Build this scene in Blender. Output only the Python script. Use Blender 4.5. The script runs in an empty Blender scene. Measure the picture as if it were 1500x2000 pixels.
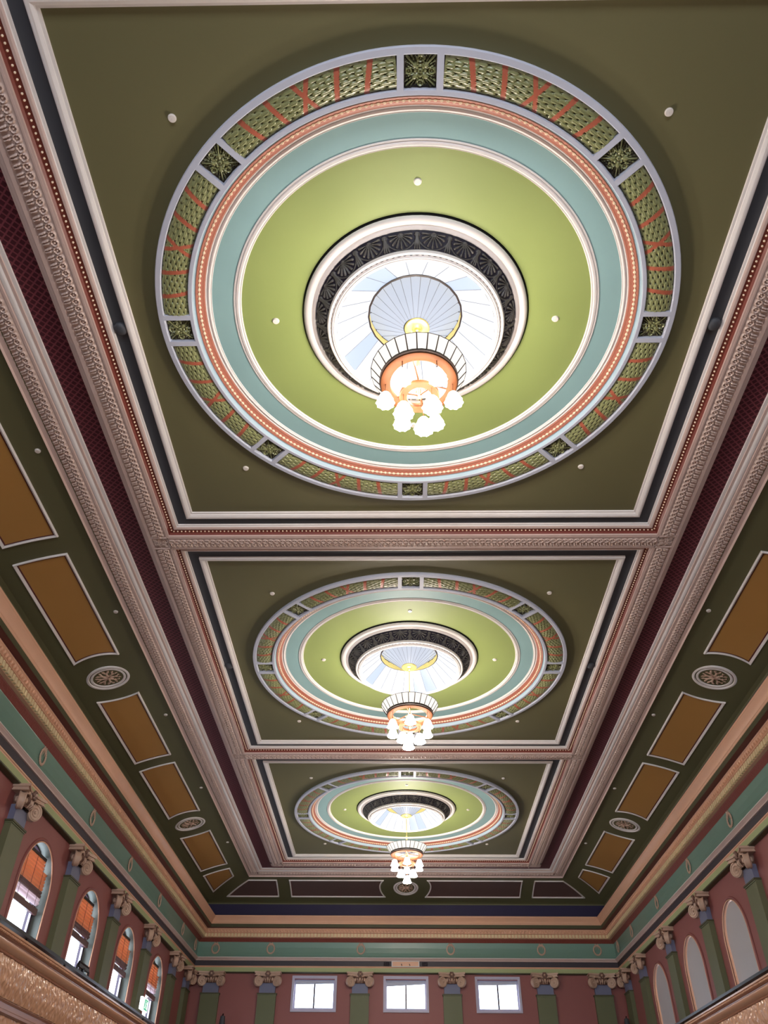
import bpy, math, random
import numpy as np
from math import pi, sin, cos, radians, sqrt
random.seed(4); rng = np.random.RandomState(7)
COL = bpy.context.scene.collection
# ---------------------------------------------------------------- geometry constants (metres, camera height = 0)
W = 3.658                      # half width of a ceiling field
PER = 8.594                    # bay length
YC = [-2.613, 5.981, 14.575, 23.169]
HB = PER/2 - W                 # offset from field edge to the beam axis
YB, YE = YC[0], YC[3]          # loops run from the back bay to the end bay
X0 = -0.253
CAM_Z = 1.6

# ---------------------------------------------------------------- materials
def lin(c): return tuple(((v/255)/12.92 if v/255 <= .04045 else ((v/255+.055)/1.055)**2.4) for v in c)+(1,)
MATS = {}
def mat(name, rgb, rough=.55, metal=0., emit=None, estr=0., noise=.06, nscale=3., bump=0., bscale=60., spec=.4, trans=0.):
    if name in MATS: return MATS[name]
    m = bpy.data.materials.new(name); m.use_nodes = True
    nt = m.node_tree; b = nt.nodes['Principled BSDF']
    b.inputs['Roughness'].default_value = rough; b.inputs['Metallic'].default_value = metal
    b.inputs['Specular IOR Level'].default_value = spec
    b.inputs['Base Color'].default_value = lin(rgb)
    if trans: b.inputs['Transmission Weight'].default_value = trans
    if noise:
        tc = nt.nodes.new('ShaderNodeTexCoord'); n = nt.nodes.new('ShaderNodeTexNoise')
        n.inputs['Scale'].default_value = nscale; n.inputs['Detail'].default_value = 5
        nt.links.new(tc.outputs['Object'], n.inputs['Vector'])
        mx = nt.nodes.new('ShaderNodeMix'); mx.data_type = 'RGBA'
        c = lin(rgb); mx.inputs['A'].default_value = tuple(v*(1-noise) for v in c[:3])+(1,)
        mx.inputs['B'].default_value = tuple(min(1, v*(1+noise)) for v in c[:3])+(1,)
        nt.links.new(n.outputs['Fac'], mx.inputs['Factor']); nt.links.new(mx.outputs['Result'], b.inputs['Base Color'])
    if bump:
        tc = nt.nodes.new('ShaderNodeTexCoord'); n2 = nt.nodes.new('ShaderNodeTexNoise')
        n2.inputs['Scale'].default_value = bscale; n2.inputs['Detail'].default_value = 6
        nt.links.new(tc.outputs['Object'], n2.inputs['Vector'])
        bp = nt.nodes.new('ShaderNodeBump'); bp.inputs['Strength'].default_value = bump; bp.inputs['Distance'].default_value = .01
        nt.links.new(n2.outputs['Fac'], bp.inputs['Height']); nt.links.new(bp.outputs['Normal'], b.inputs['Normal'])
    if emit:
        b.inputs['Emission Color'].default_value = lin(emit); b.inputs['Emission Strength'].default_value = estr
    MATS[name] = m
    return m
olive = mat('olive_paint', (105, 101, 69), .6, noise=.04, nscale=.7)
coveg = mat('cove_olive_paint', (98, 96, 66), .6, noise=.05, nscale=.7)
cream = mat('cream_paint', (224, 218, 216), .45)
pinkc = mat('pink_buff_paint', (202, 178, 170), .45)
relf = mat('buff_relief_paint', (202, 178, 168), .4)
slate = mat('slate_paint', (66, 68, 74), .6)
beadm = mat('oxblood_paint', (120, 56, 46), .4)
pearl = mat('pearl_cream_paint', (245, 220, 190), .3)
lilac = mat('lilac_grey_paint', (188, 192, 208), .5)
pblue = mat('pale_blue_paint', (172, 194, 206), .5)
coral = mat('coral_paint', (166, 102, 84), .45)
teal = mat('teal_paint', (140, 174, 176), .55, noise=.03, nscale=1.5)
lime = mat('lime_green_paint', (136, 150, 88), .55, noise=.03, nscale=1.2)
garg = mat('garland_green_paint', (138, 142, 98), .28, spec=.7)
gdark = mat('garland_ground_dark', (52, 46, 28), .5)  # darker tone for the low faces between raised relief
ribb = mat('ribbon_coral_paint', (176, 96, 74), .4)
anth = mat('anthemion_grey_paint', (84, 82, 80), .4)
navy = mat('navy_ground_paint', (26, 22, 40), .6)
gap = mat('dark_gap', (14, 12, 12), .9)
brownp = mat('brown_panel_paint', (92, 72, 68), .6)
ochre = mat('ochre_paint', (172, 126, 66), .6, noise=.05, nscale=1.)
dred = mat('dark_red_line_paint', (84, 30, 26), .5)
peach = mat('peach_paint', (230, 180, 148), .42)
maroon = mat('maroon_paint', (98, 44, 44), .5)
dbrown = mat('leaf_red_brown_paint', (134, 68, 58), .5, bump=.9, bscale=22)
friez = mat('frieze_green_paint', (112, 146, 132), .3, noise=.08, nscale=.6)
darkb = mat('dark_violet_paint', (56, 48, 56), .5)
blue = mat('deep_blue_paint', (40, 34, 70), .55)
lgreen = mat('light_green_paint', (166, 176, 126), .5)
dgreen = mat('dark_green_paint', (74, 74, 48), .5)
terra = mat('terracotta_paint', (146, 88, 84), .5, noise=.06, nscale=.8)
pilg = mat('pilaster_green_paint', (102, 106, 76), .5, noise=.04)
neckm = mat('grey_blue_paint', (112, 116, 142), .5)
capm = mat('capital_buff_paint', (196, 166, 146), .4)
capd = mat('capital_dark_bronze_paint', (120, 90, 78), .4)
galm = mat('gallery_peach_paint', (208, 160, 128), .22, spec=.6)
gald = mat('gallery_brown_paint', (164, 116, 94), .25, spec=.6)
black = mat('black_metal', (22, 20, 22), .3, metal=.5, noise=0)
wood = mat('copper_wood', (64, 36, 18), .6, spec=.1, noise=.08, nscale=8)
brass = mat('brass', (206, 190, 120), .3, metal=.7, noise=0)
brassd = mat('brass_dimmed', (110, 92, 52), .45, noise=0)  # brass darkened in colour to offset glare from the nearby lit shades
bronze = mat('dark_bronze', (44, 34, 32), .5, noise=0)
greyp = mat('blind_arch_grey_paint', (188, 186, 190), .4, noise=.03)
reveal = mat('reveal_grey_green_paint', (104, 108, 100), .5)
wframe = mat('dark_window_frame_paint', (60, 46, 62), .35)
wwhite = mat('pale_window_frame_paint', (190, 186, 206), .45)
white = mat('white_plastic', (224, 216, 210), .4, noise=0)
floorm = mat('timber_floor', (160, 156, 152), .4, noise=.1, nscale=2)
floorm2 = mat('gallery_floor_boards', (120, 86, 64), .6)
copper = wood
lattice = mat('maroon_lattice', (80, 24, 38), .6, noise=0)
def lattice_nodes():
    nt = lattice.node_tree; b = nt.nodes['Principled BSDF']
    tc = nt.nodes.new('ShaderNodeTexCoord'); mp = nt.nodes.new('ShaderNodeMapping')
    mp.inputs['Rotation'].default_value = (0, 0, radians(45)); mp.inputs['Scale'].default_value = (13, 13, 13)
    nt.links.new(tc.outputs['Object'], mp.inputs['Vector'])
    sx = nt.nodes.new('ShaderNodeSeparateXYZ'); nt.links.new(mp.outputs['Vector'], sx.inputs['Vector'])
    outs = []
    for ax in 'XY':
        fr = nt.nodes.new('ShaderNodeMath'); fr.operation = 'PINGPONG'; fr.inputs[1].default_value = .5
        nt.links.new(sx.outputs[ax], fr.inputs[0])
        lt = nt.nodes.new('ShaderNodeMath'); lt.operation = 'LESS_THAN'; lt.inputs[1].default_value = .13
        nt.links.new(fr.outputs[0], lt.inputs[0]); outs.append(lt)
    mxm = nt.nodes.new('ShaderNodeMath'); mxm.operation = 'MAXIMUM'
    nt.links.new(outs[0].outputs[0], mxm.inputs[0]); nt.links.new(outs[1].outputs[0], mxm.inputs[1])
    mx = nt.nodes.new('ShaderNodeMix'); mx.data_type = 'RGBA'
    mx.inputs['A'].default_value = lin((66, 18, 30)); mx.inputs['B'].default_value = lin((116, 54, 64))
    nt.links.new(mxm.outputs[0], mx.inputs['Factor']); nt.links.new(mx.outputs['Result'], b.inputs['Base Color'])
    bp = nt.nodes.new('ShaderNodeBump'); bp.inputs['Distance'].default_value = .02; bp.inputs['Strength'].default_value = .8
    nt.links.new(mxm.outputs[0], bp.inputs['Height']); nt.links.new(bp.outputs['Normal'], b.inputs['Normal'])
lattice_nodes()
bulbm = mat('lit_opal_glass', (255, 240, 220), .3, emit=(255, 240, 224), estr=42., noise=0)
shadem = mat('lit_shade_glass', (70, 68, 64), .3, emit=(255, 248, 238), estr=.48, noise=.12, nscale=9)
skym = mat('skylight_glass_lit', (46, 48, 52), .3, emit=(244, 248, 255), estr=.47, noise=.05)
skym2 = mat('skylight_inner_glass_lit', (46, 48, 54), .3, emit=(222, 230, 246), estr=.37, noise=.05)
skyb = mat('skylight_blue_glass_lit', (44, 48, 54), .3, emit=(214, 228, 250), estr=.43, noise=.05)
seam = mat('glazing_bar_grey', (112, 116, 126), .4, noise=0)
collar = mat('collar_ochre', (196, 182, 112), .5)
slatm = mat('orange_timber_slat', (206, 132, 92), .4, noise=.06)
def translucent(m, rgb, f):
    nt = m.node_tree; b = nt.nodes['Principled BSDF']; o = [n for n in nt.nodes if n.type == 'OUTPUT_MATERIAL'][0]
    t = nt.nodes.new('ShaderNodeBsdfTranslucent'); t.inputs['Color'].default_value = lin(rgb)
    mx = nt.nodes.new('ShaderNodeMixShader'); mx.inputs[0].default_value = f
    nt.links.new(b.outputs[0], mx.inputs[1]); nt.links.new(t.outputs[0], mx.inputs[2]); nt.links.new(mx.outputs[0], o.inputs[0])
translucent(slatm, (255, 196, 150), .28)
slatd = mat('shaded_slat_brown_rail', (92, 58, 54), .4)  # brown of rail and cords; on slats it paints the transom's shade
slatw = mat('sunlit_pale_slat', (220, 205, 205), .4); translucent(slatw, (250, 235, 240), .35)  # light on the lowest slats put in as a paler colour
signw = mat('sign_white_lit', (240, 245, 240), .4, emit=(240, 250, 245), estr=.45, noise=0)
signg = mat('sign_green_lit', (60, 190, 150), .4, emit=(50, 190, 140), estr=.25, noise=0)
def glass_mat():
    m = bpy.data.materials.new('window_glass'); m.use_nodes = True
    nt = m.node_tree; nt.nodes.clear()
    o = nt.nodes.new('ShaderNodeOutputMaterial'); t = nt.nodes.new('ShaderNodeBsdfTransparent'); g = nt.nodes.new('ShaderNodeBsdfGlossy')
    g.inputs['Roughness'].default_value = .03; t.inputs['Color'].default_value = (.95, .97, 1, 1)
    mx = nt.nodes.new('ShaderNodeMixShader'); mx.inputs[0].default_value = .06
    nt.links.new(t.outputs[0], mx.inputs[1]); nt.links.new(g.outputs[0], mx.inputs[2]); nt.links.new(mx.outputs[0], o.inputs[0])
    return m
glass = glass_mat()

dentm = mat('dentil_cream_paint', (232, 212, 168), .45)
# ---------------------------------------------------------------- mesh builder
class MB:
    def __init__(s): s.v = []; s.f = []; s.m = []; s.ms = []
    def mi(s, m):
        if m not in s.ms: s.ms.append(m)
        return s.ms.index(m)
    def add(s, vs, fs, m):
        o = len(s.v); s.v.extend(map(tuple, vs)); i = s.mi(m)
        for f in fs: s.f.append(tuple(o+k for k in f)); s.m.append(i)
        return s
    def box(s, a, b, m):
        x0, y0, z0 = a; x1, y1, z1 = b
        x0, x1 = min(x0, x1), max(x0, x1); y0, y1 = min(y0, y1), max(y0, y1); z0, z1 = min(z0, z1), max(z0, z1)
        v = [(x0, y0, z0), (x1, y0, z0), (x1, y1, z0), (x0, y1, z0), (x0, y0, z1), (x1, y0, z1), (x1, y1, z1), (x0, y1, z1)]
        return s.add(v, [(0, 3, 2, 1), (4, 5, 6, 7), (0, 1, 5, 4), (1, 2, 6, 5), (2, 3, 7, 6), (3, 0, 4, 7)], m)
    def hexa(s, v8, m):
        return s.add(v8, [(0, 3, 2, 1), (4, 5, 6, 7), (0, 1, 5, 4), (1, 2, 6, 5), (2, 3, 7, 6), (3, 0, 4, 7)], m)
    def grid(s, P, m, mf=None, cu=False, cv=False):
        nu, nv = P.shape[:2]; o = len(s.v)
        s.v.extend(map(tuple, P.reshape(-1, 3).tolist()))
        i0 = s.mi(m); idx = None
        if mf is not None: idx = [s.mi(q) for q in mf[0]]; arr = mf[1]
        for i in range(nu if cu else nu-1):
            i2 = (i+1) % nu
            for j in range(nv if cv else nv-1):
                j2 = (j+1) % nv
                s.f.append((o+i*nv+j, o+i2*nv+j, o+i2*nv+j2, o+i*nv+j2))
                s.m.append(i0 if idx is None else idx[int(arr[i][j])])
        return s
    def lathe(s, prof, n, m, ms=None, c=(0, 0, 0), a0=0., a1=2*pi):
        full = abs(a1-a0-2*pi) < 1e-6; nn = n if full else n+1
        an = a0+(a1-a0)*np.arange(nn)/n
        for k in range(len(prof)-1):
            (r0, z0), (r1, z1) = prof[k], prof[k+1]
            P = np.zeros((nn, 2, 3))
            for j, (r, z) in enumerate(((r0, z0), (r1, z1))):
                P[:, j, 0] = c[0]+r*np.cos(an); P[:, j, 1] = c[1]+r*np.sin(an); P[:, j, 2] = c[2]+z
            s.grid(P, (ms[k] if ms else m), cu=full)
        return s
    def lathe1(s, prof, n, m, c=(0, 0, 0)):
        an = 2*pi*np.arange(n)/n; P = np.zeros((n, len(prof), 3))
        for j, (r, z) in enumerate(prof):
            P[:, j, 0] = c[0]+r*np.cos(an); P[:, j, 1] = c[1]+r*np.sin(an); P[:, j, 2] = c[2]+z
        return s.grid(P, m, cu=True)
    def tube(s, pts, r, m, n=8, closed=False, caps=True, up=(0, 0, 1.)):
        pts = [np.array(p, float) for p in pts]; N = len(pts)
        rr = r if hasattr(r, '__len__') else [r]*N
        P = np.zeros((N, n, 3)); up = np.array(up, float)
        for i, p in enumerate(pts):
            a = pts[(i-1) % N] if (closed or i > 0) else pts[i]
            b = pts[(i+1) % N] if (closed or i < N-1) else pts[i]
            t = b-a; t /= (np.linalg.norm(t)+1e-12)
            u = np.cross(t, up)
            if np.linalg.norm(u) < .05: u = np.cross(t, np.array([1., 0, 0]))
            u /= np.linalg.norm(u); w = np.cross(u, t)
            for k in range(n):
                q = 2*pi*k/n; P[i, k] = p+rr[i]*(cos(q)*u+sin(q)*w)
        o = len(s.v); s.grid(P, m, cu=closed, cv=True)
        if caps and not closed:
            i = s.mi(m)
            s.f.append(tuple(o+k for k in range(n))); s.m.append(i)
            s.f.append(tuple(o+(N-1)*n+k for k in reversed(range(n)))); s.m.append(i)
        return s
    def blob(s, c, r, m, nu=8, nv=5):
        rx, ry, rz = r if hasattr(r, '__len__') else (r, r, r)
        P = np.zeros((nu, nv, 3)); u = 2*pi*np.arange(nu)/nu; v = np.linspace(.12, pi-.12, nv)
        P[:, :, 0] = c[0]+rx*np.outer(np.cos(u), np.sin(v)); P[:, :, 1] = c[1]+ry*np.outer(np.sin(u), np.sin(v)); P[:, :, 2] = c[2]+rz*np.cos(v)[None]
        o = len(s.v); s.grid(P, m, cu=True); i = s.mi(m)
        s.f.append(tuple(o+k*nv for k in reversed(range(nu)))); s.m.append(i)
        s.f.append(tuple(o+k*nv+nv-1 for k in range(nu))); s.m.append(i)
        return s
    def prism(s, poly, z0, z1, m, ax='z'):
        n = len(poly)
        def w(p, z): return (p[0], p[1], z) if ax == 'z' else ((z, p[0], p[1]) if ax == 'x' else (p[0], z, p[1]))
        v = [w(p, z0) for p in poly]+[w(p, z1) for p in poly]
        return s.add(v, [tuple(range(n))[::-1], tuple(range(n, 2*n))]+[(i, (i+1) % n, n+(i+1) % n, n+i) for i in range(n)], m)
    def build(s, name, parent=None, smooth=35, loc=None, rot=None):
        me = bpy.data.meshes.new(name); me.from_pydata(s.v, [], s.f)
        for m in s.ms: me.materials.append(m)
        me.polygons.foreach_set('material_index', s.m)
        if smooth:
            me.polygons.foreach_set('use_smooth', [True]*len(s.f)); me.set_sharp_from_angle(angle=radians(smooth))
        me.update()
        o = bpy.data.objects.new(name, me); COL.objects.link(o)
        if parent: o.parent = parent
        if loc is not None: o.location = loc
        if rot is not None: o.rotation_euler = rot
        return o
def empty(name, loc=(0, 0, 0), rot=(0, 0, 0)):
    o = bpy.data.objects.new(name, None); COL.objects.link(o); o.location = loc; o.rotation_euler = rot
    o.empty_display_size = .1
    return o
def tag(o, label=None, cat=None, group=None, kind=None):
    if label: o['label'] = label
    if cat: o['category'] = cat
    if group: o['group'] = group
    if kind: o['kind'] = kind
    return o
KIDS = {}
def copy_tree(o, parent=None):
    c = o.copy(); COL.objects.link(c)
    if parent: c.parent = parent
    for ch in [x for x in COL.objects if x.parent == o]: copy_tree(ch, c)
    return c
NT = [0]
def trim(label, name=None):
    NT[0] += 1
    return tag(empty('trim_%d' % NT[0]), label, 'moulding', kind='structure')

# ---------------------------------------------------------------- loops with mitred corners
def loop(mb, prof, mats, ya, yb, w=W):
    """profile of (offset e, z) run round the rectangle |x|=w+e, y=ya-w-e .. yb+w+e"""
    for k in range(len(prof)-1):
        P = np.zeros((4, 2, 3))
        for j in (0, 1):
            e, z = prof[k+j]
            c = [(-(w+e), ya-w-e), (w+e, ya-w-e), (w+e, yb+w+e), (-(w+e), yb+w+e)]
            for i in range(4): P[i, j] = (c[i][0], c[i][1], z)
        mb.grid(P, mats[k] if isinstance(mats, (list, tuple)) else mats, cu=True)
    return mb
def cyma(e0, z0, e1, z1, bulge=.02, n=6):
    out = []
    for i in range(n+1):
        t = i/n; b = sin(pi*t)*bulge
        dx, dz = e1-e0, z1-z0; L = sqrt(dx*dx+dz*dz)+1e-9
        out.append((e0+dx*t+dz/L*b*-1, z0+dz*t-abs(dx)/L*b))
    return out
def along_loop(off, ya, yb, step, w=W):
    """points and directions along the loop, spaced evenly"""
    c = [(-(w+off), ya-w-off), (w+off, ya-w-off), (w+off, yb+w+off), (-(w+off), yb+w+off)]
    out = []
    for i in range(4):
        a, b = np.array(c[i]), np.array(c[(i+1) % 4]); L = np.linalg.norm(b-a); n = int(round(L/step)); d = (b-a)/L
        for k in range(n): out.append((a+d*(k+.5)*L/n, d))
    return out

# ---------------------------------------------------------------- relief height functions
def seg(x, y, ax, ay, bx, by, w0, w1):
    dx, dy = bx-ax, by-ay; L2 = dx*dx+dy*dy
    t = np.clip(((x-ax)*dx+(y-ay)*dy)/L2, 0, 1)
    d = np.hypot(x-ax-t*dx, y-ay-t*dy); w = w0+(w1-w0)*t
    return np.sqrt(np.clip(1-(d/w)**2, 0, 1))
def h_guilloche(u, v):
    """u: position in units of one scroll, v: 0..1 across"""
    f = u-np.floor(u); x = f-.5
    h = np.zeros_like(u)
    for s in (-1, 0, 1):
        xx = x-s; r = np.hypot(xx*.36, (v-.30)*1.05)
        h = np.maximum(h, 1.0*np.exp(-((r-.148)/.030)**2)); h = np.maximum(h, 1.0*np.exp(-(r/.050)**2))
        h = np.maximum(h, .55*seg(xx*.36, v, -.17, .50, -.02, .44, .022, .022))
        h = np.maximum(h, .9*seg(xx*.36, v, -.10, .58, .0, .9, .05, .02))
        h = np.maximum(h, .9*seg(xx*.36, v, .04, .60, .1, .88, .05, .02))
        r2 = np.hypot(xx*.36+.04, (v-.73)); h = np.maximum(h, 1.05*np.exp(-(r2/.045)**2))
    return h
def relief_band(mb, mapf, length, unit=.1, res=12, nv=28, depth=.030, bulge=.018, m=relf):
    n = max(1, int(round(length/unit))); nu = n*res+1
    U, V = np.meshgrid(np.linspace(0, n, nu), np.linspace(0, 1, nv), indexing='ij')
    h = h_guilloche(U, V)*depth+bulge*np.sqrt(np.clip(1-(2*V-1)**2, 0, 1))
    P = mapf(U/n, V, h); mb.grid(P, m)

# ================================================================ SETTING: ceiling, coves, walls
def coveZ(e):
    t = (e-1.77)/1.7
    return 8.36-.46*t+.36*t*(1-t)
ceil = tag(empty('ceiling'), 'coffered plaster ceiling with olive fields and curved olive coves above the hall', 'ceiling', kind='structure')
mb = MB()
hole = 3.26
for k, yc in enumerate(YC):
    if k == 0:
        mb.add([(-W, yc-W, 8.5), (W, yc-W, 8.5), (W, yc+W, 8.5), (-W, yc+W, 8.5)], [(0, 1, 2, 3)], olive); continue
    n = 128; P = np.zeros((n, 2, 3))
    for i in range(n):
        a = 2*pi*i/n+pi/4; c, s = cos(a), sin(a); q = W/max(abs(c), abs(s))
        P[i, 0] = (hole*c, yc+hole*s, 8.5); P[i, 1] = (q*c, yc+q*s, 8.5)
    mb.grid(P, olive, cu=True)
mb.build('olive_field', ceil, smooth=0)
mb = MB(); loop(mb, [(.90, 8.45), (1.30, 8.45)], lattice, YB, YE); mb.build('lattice_grille', ceil, smooth=0)
mb = MB(); es = np.linspace(1.70, 3.47, 25)
loop(mb, [(e, coveZ(e)) for e in es]+[(3.475, 7.86)], coveg, YB, YE); mb.build('cove', ceil)
mb = MB(); loop(mb, [(3.475, 7.87), (3.475, 7.40)], blue, YB, YE); mb.build('blue_band', ceil, smooth=0)
mb = MB(); mb.box((-7.9, YB-8, 9.35), (7.9, YE+8, 9.5), coveg); mb.build('light_seal_slab', ceil, smooth=0)  # unseen slab added above the ceiling to block sky light

# field frames, one per bay
for k, yc in enumerate(YC):
    nm = ['behind the viewer', 'of the nearest bay', 'of the middle bay', 'of the farthest bay'][k]
    t = trim('stepped cream, slate and oxblood plaster frame round the olive field %s' % nm)
    mb = MB(); loop(mb, [(-.015, 8.50), (-.01, 8.475), (.015, 8.47), (.02, 8.455)]+cyma(.025, 8.452, .10, 8.44, .016)+[(.104, 8.49)], cream, yc, yc); mb.build('cream_moulding', t)
    mb = MB(); loop(mb, [(.10, 8.485), (.285, 8.485)], slate, yc, yc); mb.build('slate_band', t, smooth=0)
    mb = MB(); loop(mb, [(.28, 8.485), (.283, 8.462), (.305, 8.455), (.312, 8.443)]+cyma(.315, 8.44, .365, 8.425, .008)+[(.367, 8.45)], [cream, cream, cream]+[pinkc]*10, yc, yc); mb.build('pink_moulding', t)
    mb = MB(); loop(mb, [(.36, 8.447), (.395, 8.44), (.44, 8.425), (.462, 8.395), (.465, 8.372)], beadm, yc, yc)
    mb.build('oxblood_band', t)
    if k:
        mb = MB()
        for p, d in along_loop(.405, yc, yc, .066):
            mb.blob((p[0], p[1], 8.425), .0145, pearl, 6, 4)
        mb.build('bead_row', t)
    mb = MB(); loop(mb, [(.46, 8.39), (.462, 8.36), (.512, 8.355), (.515, 8.385)], pinkc, yc, yc); mb.build('inner_fillet', t)
# beams: guilloche bands between the bays and along both sides
EB0, EB1 = .512, .768          # relief limits (offset e), beam axis at HB=.639
beam = tag(empty('trim_20'), 'buff plaster beams with running scroll relief dividing and framing the ceiling fields', 'beam', kind='structure')
mb = MB()
for k, yc in enumerate(YC):
    L = 2*(W+EB0-.03)
    for sx in (-1, 1):
        def mp(u, v, h, sx=sx, yc=yc, L=L):
            return np.stack([sx*(W+EB0+(EB1-EB0)*v), yc-L/2+L*u, 8.375-h], -1)
        if k: relief_band(mb, mp, L)
        else: mb.box((sx*(W+EB0), yc-L/2, 8.35), (sx*(W+EB1), yc+L/2, 8.38), relf)
mb.build('long_scroll_band', beam, smooth=60)
mb = MB()
for yb in [YC[1]-PER/2, YC[1]+PER/2, YC[2]+PER/2, YC[3]+PER/2]:
    L = 2*(W+EB0-.03)
    def mp(u, v, h, yb=yb, L=L):
        return np.stack([-L/2+L*u, yb+(EB1-EB0)*(v-.5), 8.375-h], -1)
    relief_band(mb, mp, L)
mb.build('cross_scroll_band', beam, smooth=60)
def h_rosette(x, y):
    """x,y in -1..1"""
    r = np.hypot(x, y); a = np.arctan2(y, x)
    h = .9*np.exp(-((r-.09)/.05)**2)+.3*np.exp(-(r/.05)**2)
    h = np.maximum(h, .95*np.clip(1-np.abs(r-.30)/.16, 0, 1)*(.45+.55*np.cos(4*a)**2))
    for k in range(4):
        for da, L, wd in ((0, 1.22, .085), (.2, 1.12, .05), (-.2, 1.12, .05), (.42, .9, .05), (-.42, .9, .05)):
            b = pi/4+k*pi/2+da; h = np.maximum(h, .75*seg(x, y, .42*cos(b), .42*sin(b), L*cos(b), L*sin(b), wd, wd*.5))
        b = k*pi/2
        cx, cy = .70*cos(b), .70*sin(b); rr = np.hypot(x-cx, y-cy)
        h = np.maximum(h, .7*np.exp(-((rr-.17)/.05)**2)); h = np.maximum(h, .6*np.exp(-(rr/.06)**2))
    return h*np.clip((1.03-np.maximum(abs(x), abs(y)))/.06, 0, 1)
mb = MB(); n = 34
G, H_ = np.meshgrid(np.linspace(-1, 1, n), np.linspace(-1, 1, n), indexing='ij')
for yb in [YC[1]-PER/2, YC[1]+PER/2, YC[2]+PER/2, YC[3]+PER/2]:
    for sx in (-1, 1):
        hw = (EB1-EB0)/2
        P = np.stack([sx*(W+HB)+G*hw, yb+H_*(hw), 8.375-.04*h_rosette(G, H_)], -1); mb.grid(P, relf)
mb.build('corner_rosette', beam, smooth=60)
mb = MB()
for sx in (-1, 1):      # outer fillet of the beams beside the lattice
    prof = [(.765, 8.385), (.768, 8.355), (.815, 8.35), (.82, 8.362), (.86, 8.365), (.868, 8.38), (.90, 8.385), (.905, 8.45)]
mb2 = MB(); loop(mb2, prof, pinkc, YB, YE); mb2.build('outer_fillet', beam)
for yb in [YC[1]-PER/2, YC[1]+PER/2, YC[2]+PER/2]:
    for s in (-1, 1):
        y0 = yb+s*(EB1-EB0)/2; mb.box((-(W+.50), y0-.025, 8.352), (W+.50, y0+.025, 8.40), pinkc)
    for sx in (-1, 1):       # fillets crossing the long bands at the rosettes
        for s in (-1, 1):
            y0 = yb+s*((EB1-EB0)/2+.012); mb.box((sx*(W+.50), y0-.014, 8.345), (sx*(W+.78), y0+.014, 8.40), pinkc)
for sx in (-1, 1):
    for s in (.0,):
        mb.box((sx*(W+.487), YC[0]-W, 8.352), (sx*(W+.512), YE+W+.9, 8.40), pinkc)
        mb.box((-(W+.9), YE+W+.487, 8.354), (W+.9, YE+W+.512, 8.40), pinkc)
mb.build('cross_fillet', beam, smooth=0)
# outer border of the lattice
ob = tag(empty('trim_21'), 'outer buff border with scroll relief between the maroon lattice and the cove', 'moulding', kind='structure')
mb = MB(); loop(mb, [(1.27, 8.46), (1.275, 8.425), (1.32, 8.42), (1.325, 8.405), (1.36, 8.40)]+cyma(1.365, 8.398, 1.43, 8.378, .01)+[(1.435, 8.385), (1.445, 8.365), (1.475, 8.36), (1.478, 8.38)],
                [cream]*2+[pinkc]*2+[cream]*7+[pinkc]*6, YB, YE); mb.build('inner_moulding', ob)
mb = MB(); e0, e1 = 1.478, 1.715
for sx in (-1, 1):
    y0, y1 = YC[1]-W-.6, YE+W+1.44
    relief_band(mb, lambda u, v, h, sx=sx: np.stack([sx*(W+e0+(e1-e0)*v), y0+(y1-y0)*u, 8.372-h], -1), y1-y0)
    mb.box((sx*(W+e0), YB-W-1.4, 8.34), (sx*(W+e1), y0, 8.37), relf)
L = 2*(W+1.44)
relief_band(mb, lambda u, v, h: np.stack([-L/2+L*u, YE+W+e0+(e1-e0)*v, 8.372-h], -1), L)
hw = (e1-e0)/2
for sx in (-1, 1):
    P = np.stack([sx*(W+e0+hw)+G*hw, YE+W+e0+hw+H_*hw, 8.37-.04*h_rosette(G, H_)], -1); mb.grid(P, relf)
mb.build('scroll_band', ob, smooth=60)
mb = MB(); loop(mb, [(1.712, 8.38), (1.715, 8.352), (1.775, 8.345), (1.785, 8.30), (1.79, 8.37)], pinkc, YB, YE); mb.build('outer_fillet', ob)

# cornice and entablature round the room
co = tag(empty('trim_22'), 'deep peach cornice with egg and dentil courses running round the room', 'cornice', kind='structure')
mb = MB(); loop(mb, [(3.48, 7.42), (3.06, 7.40), (3.04, 7.385), (3.04, 7.345), (3.052, 7.335)]+cyma(3.055, 7.33, 3.135, 7.20, .022)+[(3.14, 7.188), (3.15, 7.18), (3.155, 7.155), (3.165, 7.145)], peach, YB, YE); mb.build('cornice_cyma', co)
mb = MB(); loop(mb, [(3.165, 7.145), (3.166, 7.04)], dgreen, YB, YE); mb.build('olive_fascia', co)
mb = MB(); loop(mb, [(3.166, 7.04), (3.185, 7.05), (3.31, 7.05), (3.315, 7.04)], maroon, YB, YE); mb.build('maroon_soffit', co)
mb = MB(); loop(mb, [(3.315, 7.05), (3.32, 7.02), (3.33, 7.015)]+cyma(3.335, 7.01, 3.375, 6.915, .012)+[(3.40, 6.905), (3.42, 6.90), (3.43, 6.78), (3.51, 6.775)], peach, YB, YE); mb.build('egg_course', co)
mb = MB()
for p, d in along_loop(3.35, YB, YE, .117):
    if p[1] < 1: continue
    mb.blob((p[0], p[1], 6.965), (.034, .034, .045), peach, 6, 4)
mb.build('egg_row', co)
mb = MB()
for p, d in along_loop(3.42, YB, YE, .117):
    if p[1] < 1: continue
    q = np.array([-d[1], d[0]])        # inward normal for this loop direction
    c = np.array(p)-q*0
    a = c-d*.036; b = c+d*.036
    i = q*.045
    mb.hexa([(a[0]-i[0], a[1]-i[1], 6.785), (b[0]-i[0], b[1]-i[1], 6.785), (b[0]+i[0], b[1]+i[1], 6.785), (a[0]+i[0], a[1]+i[1], 6.785),
             (a[0]-i[0], a[1]-i[1], 6.895), (b[0]-i[0], b[1]-i[1], 6.895), (b[0]+i[0], b[1]+i[1], 6.895), (a[0]+i[0], a[1]+i[1], 6.895)], dentm)
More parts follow.
